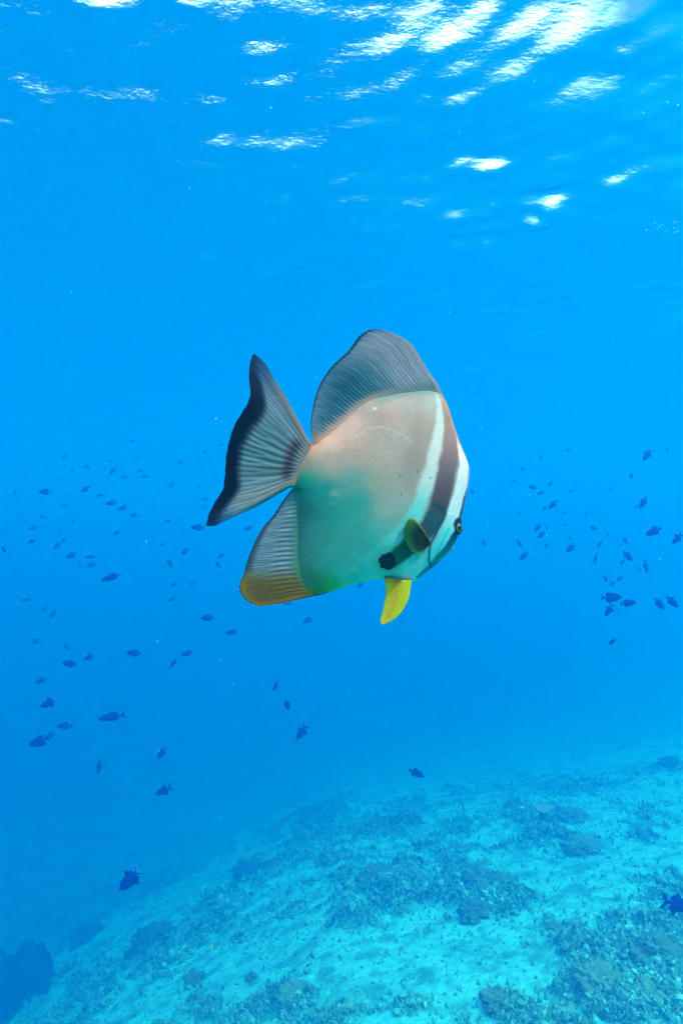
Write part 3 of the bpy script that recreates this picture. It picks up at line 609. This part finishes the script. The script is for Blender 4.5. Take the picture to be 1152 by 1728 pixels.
KIND = {
 'T': dict(deep=.235, slim=.085, dors=[(.02, .18), (.10, .34), (.17, .40), (.20, .30), (.34, .20), (.36, .10), (.15, .12)], anal=[(.04, -.18), (.12, -.33), (.19, -.38), (.22, -.29), (.35, -.19), (.36, -.09), (.15, -.12)],
           tail=[(.38, .05), (.44, .09), (.54, .22), (.66, .27), (.56, .10), (.52, 0), (.56, -.10), (.66, -.27), (.54, -.22), (.44, -.09), (.38, -.05)]),
 'F': dict(deep=.23, slim=.085, dors=[(-.02, .20), (.08, .26), (.20, .27), (.31, .22), (.36, .10), (.15, .12)], anal=[(.02, -.20), (.10, -.26), (.21, -.27), (.32, -.20), (.36, -.09), (.15, -.12)],
           tail=[(.38, .05), (.44, .07), (.50, .12), (.58, .15), (.55, .06), (.53, 0), (.55, -.06), (.58, -.15), (.50, -.12), (.44, -.07), (.38, -.05)]),
 'S': dict(deep=.150, slim=.075, dors=[(-.15, .12), (0, .18), (.15, .20), (.30, .13), (.34, .05), (.1, .08)], anal=[(.05, -.12), (.15, -.17), (.28, -.12), (.34, -.05), (.15, -.07)],
           tail=[(.38, .03), (.44, .05), (.52, .11), (.60, .16), (.55, .06), (.53, 0), (.55, -.06), (.60, -.16), (.52, -.11), (.44, -.05), (.38, -.03)])}
PARTS = {k: dict(body=fish_body(q['deep'], q['slim']), dorsal_fin=sheet('dorsal_fin', q['dors'], .012), anal_fin=sheet('anal_fin', q['anal'], .012), tail_fin=sheet('tail_fin', q['tail'], .012)) for k, q in KIND.items()}
FB = {}
def small_fish(px, py, ln, head, cls, kind='T', fore=1.0, tail='d', mat=None):
    """ln: length in px; head: direction the head points in the picture (deg, 0 right, 90 up); cls: how far off; fore: foreshortening"""
    dist = {'N': 4.3, 'A': 6.2, 'B': 8.6, 'C': 12.2, 'D': 17, 'E': 21}[cls[0]] * (1 if len(cls) == 1 else (.93 if cls[1] == '+' else 1.08))
    d = Vector(((px - 576) / FPX, 1, (864 - py) / FPX)); c = d * dist
    size = ln * dist / FPX / 1.04 / (fore ** .25 if fore < 1 else 1)
    a = math.radians(head); yaw = math.acos(max(.15, fore)) * (1 if (int(px) + int(py)) % 2 else -1)
    hd = Vector((math.cos(a) * math.cos(yaw), math.sin(yaw), math.sin(a) * math.cos(yaw)))          # head direction in space
    up = Vector((0, 0, 1)) if abs(math.sin(a)) < .97 else Vector((1 if math.cos(a) <= 0 else -1, 0, 0))
    xa = -hd; ya = up.cross(xa).normalized(); za = xa.cross(ya).normalized()
    R_ = Matrix((xa, ya, za)).transposed().to_4x4()
    M_ = Matrix.Translation(c) @ R_ @ Matrix.Diagonal((size, size, size, 1))
    far = cls[0] in 'DE' or ln < 12
    mt = mat or M_DARK
    if far:
        key = (kind, mt.name, 'far')
        if key not in FB:
            V, F, off = [], [], 0
            for me_ in PARTS[kind].values():
                V += [tuple(v_.co) for v_ in me_.vertices]; F += [tuple(i_ + off for i_ in p_.vertices) for p_ in me_.polygons]; off = len(V)
            FB[key] = mesh('far_fish', V, F); FB[key].materials.append(mt)
        r_ = bpy.data.objects.new('triggerfish', FB[key]); col.objects.link(r_); r_.matrix_world = M_
        return r_
    r_ = bpy.data.objects.new('triggerfish', None); col.objects.link(r_); r_.matrix_world = M_; r_.empty_display_size = .1
    for nm, me0 in PARTS[kind].items():
        pm = M_PALE if (tail == 'p' and nm == 'tail_fin') else mt
        key = (kind, nm, pm.name)
        if key not in FB:
            FB[key] = me0.copy(); FB[key].materials.append(pm)
        ch = bpy.data.objects.new(nm, FB[key]); col.objects.link(ch); ch.parent = r_
    return r_
LIST = [  # px, py, length, head, class, kind, foreshortening, tail
 (76, 830, 21, 178, 'B', 'F'), (144, 826, 16, 212, 'B-', 'F'), (168, 836, 15, 195, 'B-', 'S'), (187, 849, 18, 190, 'B', 'F'), (207, 857, 15, 203, 'B-', 'F'), (226, 869.5, 12, 190, 'C', 'F'), (197, 899, 14, 205, 'C+', 'F'),
 (225, 744, 12, 200, 'C', 'S'), (190, 795, 15, 235, 'C', 'F'), (209.5, 805, 10, 190, 'C', 'F'), (147, 787.5, 14, 185, 'D+', 'F'), (123, 793, 9, 250, 'D', 'F'), (108, 771, 11, 240, 'D', 'F'), (176, 787, 11, 300, 'D', 'S'),
 (188, 778, 10, 200, 'D', 'F'), (53, 914, 15, 200, 'B-', 'F'), (97, 921, 15, 222, 'C+', 'F'), (108, 911, 11, 222, 'C', 'F'), (120, 937.5, 19, 200, 'B', 'F'), (153, 940, 17, 180, 'B-', 'S'), (154, 954, 16, 192, 'C+', 'F'),
 (135, 954, 11, 250, 'C+', 'F', .6), (8, 928, 13, 310, 'B-', 'F'), (56, 891, 16, 195, 'D+', 'F'), (75, 891, 10, 330, 'D+', 'S'), (71, 872.5, 11, 195, 'D+', 'F'), (25, 833, 14, 262, 'D+', 'S'), (109, 854, 11, 190, 'D+', 'F'),
 (124, 880, 9, 265, 'D', 'S'), (100, 895, 8, 190, 'D', 'F'), (81, 787, 10, 180, 'E', 'F'), (237, 794, 12, 195, 'D+', 'F'), (245, 804, 15, 180, 'C', 'S'), (231, 775, 10, 230, 'E', 'F'), (290, 819, 12, 250, 'D+', 'F'),
 (304, 781, 12, 210, 'D', 'F'), (345, 762, 10, 200, 'D', 'F'), (373, 750, 9, 190, 'D', 'F'), (346, 842, 11, 190, 'D+', 'F'), (345, 855, 11, 280, 'C-', 'F', .7), (283, 880, 11, 185, 'C', 'F'), (333, 890, 22, 180, 'B+', 'F'),
 (335, 821, 8, 200, 'D', 'F'), (418, 892, 15, 197, 'C', 'F'), (274, 919, 10, 225, 'C-', 'F'), (312, 931, 16, 225, 'C+', 'F'), (287, 952, 16, 275, 'C+', 'T', .8), (373, 938, 14, 215, 'C', 'F'), (368, 953, 13, 305, 'C', 'F'),
 (187, 974.5, 36, 199, 'A-', 'S', 1, 'p'), (44, 1012, 15, 185, 'C+', 'S'), (74, 1028, 13, 215, 'C+', 'F'), (89, 1037, 15, 228, 'C+', 'T'), (60, 1082, 17, 200, 'C+', 'F'), (113, 1092, 15, 265, 'C+', 'T', .8), (117, 1120, 24, 178, 'A-', 'F'),
 (150, 1109, 20, 212, 'B', 'F', 1, 'p'), (225, 1102, 24, 179, 'A-', 'F'), (69, 1149, 19, 207, 'B', 'F'), (81, 1187, 28, 207, 'A', 'T', 1, 'p'), (293, 987, 11, 215, 'C', 'F'), (324, 985, 10, 225, 'D+', 'F'), (290, 1011, 14, 215, 'C+', 'F'),
 (349, 1043, 22, 186, 'A-', 'F'), (390, 1067, 20, 188, 'B+', 'F'), (315, 1103, 19, 192, 'B+', 'F'), (292, 1120, 20, 235, 'B+', 'S'), (108, 1225, 26, 180, 'B+', 'F'), (65, 1252, 36, 202, 'A+', 'F'), (84, 1243, 18, 222, 'B', 'T'),
 (187, 1210, 44, 190, 'A', 'S'), (167, 1295, 25, 262, 'B', 'S'), (272, 1272, 21, 238, 'A-', 'T'), (275, 1335, 28, 207, 'A', 'T'), (218, 1486, 46, 226, 'N', 'T', 1, 'p'), (607, 988, 13, 235, 'B-', 'F'), (485, 1018, 17, 182, 'C', 'F'),
 (519, 1047, 19, 202, 'B-', 'F', 1, 'p'), (465, 1157, 21, 248, 'A-', 'S', .9), (485, 1190, 21, 282, 'A-', 'F', .9), (508, 1237, 27, 236, 'A', 'T'), (703, 1305, 28, 335, 'A-', 'F'),
 (796, 830, 13, 262, 'C+', 'F', .7), (816, 916, 14, 268, 'C+', 'F', .7), (875, 867, 9, 315, 'D+', 'F'), (866, 812, 9, 190, 'C-', 'F'), (880, 792, 10, 230, 'C', 'F'), (912, 773, 12, 268, 'D', 'S'), (958, 760, 9, 220, 'D+', 'F'),
 (897, 822, 14, 165, 'B-', 'F'), (911, 832, 12, 205, 'C+', 'F'), (928, 816, 12, 235, 'C', 'F'), (932, 852, 19, 222, 'B', 'F'), (918, 858, 10, 230, 'B-', 'F'), (962, 828, 12, 190, 'D+', 'S'), (907, 890, 16, 235, 'B', 'F'),
 (923, 890, 9, 280, 'C', 'F'), (912, 903, 16, 225, 'B', 'F'), (876, 918, 17, 302, 'B', 'S'), (883, 939, 18, 222, 'B', 'F'), (921, 921, 10, 240, 'C', 'F'), (961, 926, 18, 222, 'B+', 'T'), (961, 908, 10, 300, 'D+', 'F'),
 (952, 886, 9, 200, 'D+', 'F'), (951, 866, 9, 340, 'D+', 'F'), (1090, 769, 21, 235, 'B+', 'T'), (1064, 804, 14, 210, 'B', 'T', .8), (1125, 760, 9, 265, 'D+', 'F'), (1031, 827, 9, 310, 'D', 'F'), (988, 869, 10, 260, 'D+', 'F'),
 (1001, 891, 12, 340, 'B-', 'F'), (1084, 849, 21, 238, 'B+', 'F'), (1074, 855, 9, 220, 'C', 'F'), (1101, 897, 28, 205, 'A', 'F'), (1141, 910, 22, 225, 'A', 'T'), (1010, 919, 14, 225, 'C+', 'F'), (1054, 912, 15, 265, 'B-', 'F', .6),
 (1059, 939, 22, 310, 'B+', 'F'), (1049, 949, 13, 230, 'C+', 'F'), (1004, 942, 20, 245, 'B', 'F', .9), (1089, 957, 22, 280, 'B+', 'S'), (1078, 960, 9, 285, 'C', 'F'), (1025, 902, 12, 300, 'D+', 'S'), (1021, 977, 12, 295, 'B-', 'F'),
 (1044, 977, 13, 225, 'C+', 'F'), (1032, 985, 11, 240, 'C+', 'F', .7), (1032, 1008, 34, 1, 'A+', 'F'), (1060, 1017.5, 26, 5, 'A+', 'F'), (1026, 1031, 22, 238, 'A', 'T'), (1112, 1020, 24, 312, 'A', 'F'), (1134, 1016, 26, 318, 'A+', 'F'),
 (1032, 1083, 17, 262, 'A', 'F', .7), (1147, 1527, 54, 348, 'N', 'T')]
HEADW = lambda h: ('right' if h % 360 < 20 or h % 360 > 340 else 'down right' if h > 285 else 'downwards' if h > 250 else 'down left' if h > 192 else 'left')
def region(px, py):
    if py > 1440: return 'above the reef slope'
    if 400 < px < 830 and py < 950: return 'close beside the spadefish'
    if 400 < px < 830: return 'under the spadefish'
    if px < 400:
        if py > 1200: return 'of the lowest fish at left'
        side = 'at left edge' if px < 95 else 'in left shoal' if px < 215 else 'left of the spadefish'
        row = 'at tail level' if py < 870 else 'at anal fin level' if py < 990 else 'below fin level'
        return side + ' ' + row
    side = 'right of the head' if px < 975 else 'near right edge'
    row = 'at forehead level' if py < 862 else 'at eye level' if py < 965 else 'below mouth level'
    return side + ' ' + row
cells = {}
for t in LIST: cells.setdefault((region(t[0], t[1]), t[4][0] in 'DE'), []).append(t)
ORD = ['leftmost', 'second', 'third', 'fourth', 'fifth', 'sixth', 'seventh', 'eighth', 'ninth', 'tenth']
def indef(side): return side
for t in LIST:
    px, py, ln, hd, cls = t[:5]; kind = t[5]; fore = t[6] if len(t) > 6 else 1.0; tl = t[7] if len(t) > 7 else 'd'
    fo = small_fish(px, py, ln, hd, cls, kind, fore, tl)
    reg = region(px, py); far = cls[0] in 'DE'
    if cls[0] in 'DE':
        tag(fo, f'tiny faint blue fish in the haze {reg}', 'fish', f'faint distant fish {reg}')
    else:
        peers = sorted(cells[(reg, False)], key=lambda q: q[0]); k = peers.index(t)
        sz = 'large' if ln > 33 else 'slender' if kind == 'S' else 'small' if ln < 15 else 'dark'
        pos = 'only one' if len(peers) == 1 else 'leftmost' if k == 0 else 'rightmost' if k == len(peers) - 1 else ORD[k] + ' from left'
        tl_ = ' pale tailed' if tl == 'p' else ''
        lab = f'{sz}{tl_} fish heading {HEADW(hd)}, {pos} {reg}'
        if len(lab.split()) > 16: lab = lab.replace(' fish heading', ' fish facing', 1).replace(' from left', '', 1)
        tag(fo, lab, 'fish', 'dark triggerfish shoal in open water')
# small reef fish hovering over the sand, lower left
for px, py, ln, hd in ((214, 1556, 7, 260), (167, 1646, 10, 235), (168, 1629, 8, 170), (136, 1640, 10, 205), (50, 1663, 8, 280), (103, 1650, 9, 20), (319, 1670, 7, 200), (305, 1624, 7, 220), (266, 1608, 7, 250), (245, 1632, 9, 265),
                       (519, 1629, 10, 228), (400, 1661, 9, 190), (366, 1667, 9, 268), (376, 1668, 8, 235), (414, 1609, 8, 180), (468, 1585, 8, 170), (513, 1586, 7, 165), (440, 1618, 8, 160), (452, 1654, 6, 240), (472, 1663, 6, 100), (12, 1724, 8, 300), (60, 1720, 8, 190), (300, 1598, 5, 90), (215, 1598, 6, 200)):
    p = at_px(px, py); dist = p[1] * .93; d = np.array([(px - 576) / FPX, 1, (864 - py) / FPX]) * dist
    a = math.radians(hd); hv = Vector((math.cos(a), .2, math.sin(a))).normalized(); xa = -hv; ya = Vector((0, 0, 1)).cross(xa).normalized(); za = xa.cross(ya)
    key = ('S', 'mute')
    if key not in FB: 
        small_ = small_fish(-300, 800, 5, 180, 'E', 'S', 1, 'd', M_MUTE); FB[key] = small_.data; bpy.data.objects.remove(small_)
    fo = bpy.data.objects.new('reef_fish', FB[key]); col.objects.link(fo)
    fo.matrix_world = Matrix.Translation(d) @ Matrix((xa, ya, za)).transposed().to_4x4() @ Matrix.Diagonal((ln * dist / FPX,) * 3 + (1,))
    wh = 'beside the dark outcrop' if px < 180 else 'over the left slope' if px < 340 else 'over the bright sand tongue'
    tag(fo, f'tiny dark reef fish hovering {wh}', 'fish', f'tiny dark reef fish {wh}')
fo = small_fish(357, 1598, 10, 250, 'A', 'F', 1, 'd', M_YEL); fo.name = 'reef_fish'
tag(fo, 'tiny yellow reef fish above the reef at the lower left', 'fish')

# =====================================================================  DRIFTING SPECKS
r = np.random.default_rng(9); V, F = [], []
spec = [(365, 707, 1.4), (441, 687, .9), (758, 527, .8), (247, 914, .9), (266, 1082, .7), (892, 835, .9), (1113, 943, 1.0), (1085, 190, 1.2), (1126, 172, 1.3), (1143, 177, 1.6), (457, 182, 1.6), (320, 318, 1), (683, 343, 1), (823, 882, .7)]
spec += [(r.uniform(1090, 1150), r.uniform(368, 392), r.uniform(.6, 1.0)) for _ in range(14)] + [(r.uniform(0, 1152), r.uniform(0, 1728), r.uniform(.35, .8)) for _ in range(90)]
ico = np.array([(1, 0, 0), (-1, 0, 0), (0, 1, 0), (0, -1, 0), (0, 0, 1), (0, 0, -1)], float); fi = [(0, 2, 4), (2, 1, 4), (1, 3, 4), (3, 0, 4), (2, 0, 5), (1, 2, 5), (3, 1, 5), (0, 3, 5)]
for px, py, s in spec:
    dist = r.uniform(.6, .93) if s > .8 else r.uniform(1.2, 3.2)
    c = np.array([(px - 576) / FPX, 1, (864 - py) / FPX]) * dist; b = len(V)
    V += (ico * s * dist / FPX * r.uniform(.7, 1.3, (6, 1)) + c).tolist(); F += [tuple(i + b for i in q) for q in fi]
tag(obj('drifting_specks', mesh('drifting_specks', V, F), plain('pale_plankton', (.85, .85, .8), .5)), kind='stuff')
print('tris', sum(len(o.data.polygons) for o in bpy.data.objects if o.type == 'MESH'))
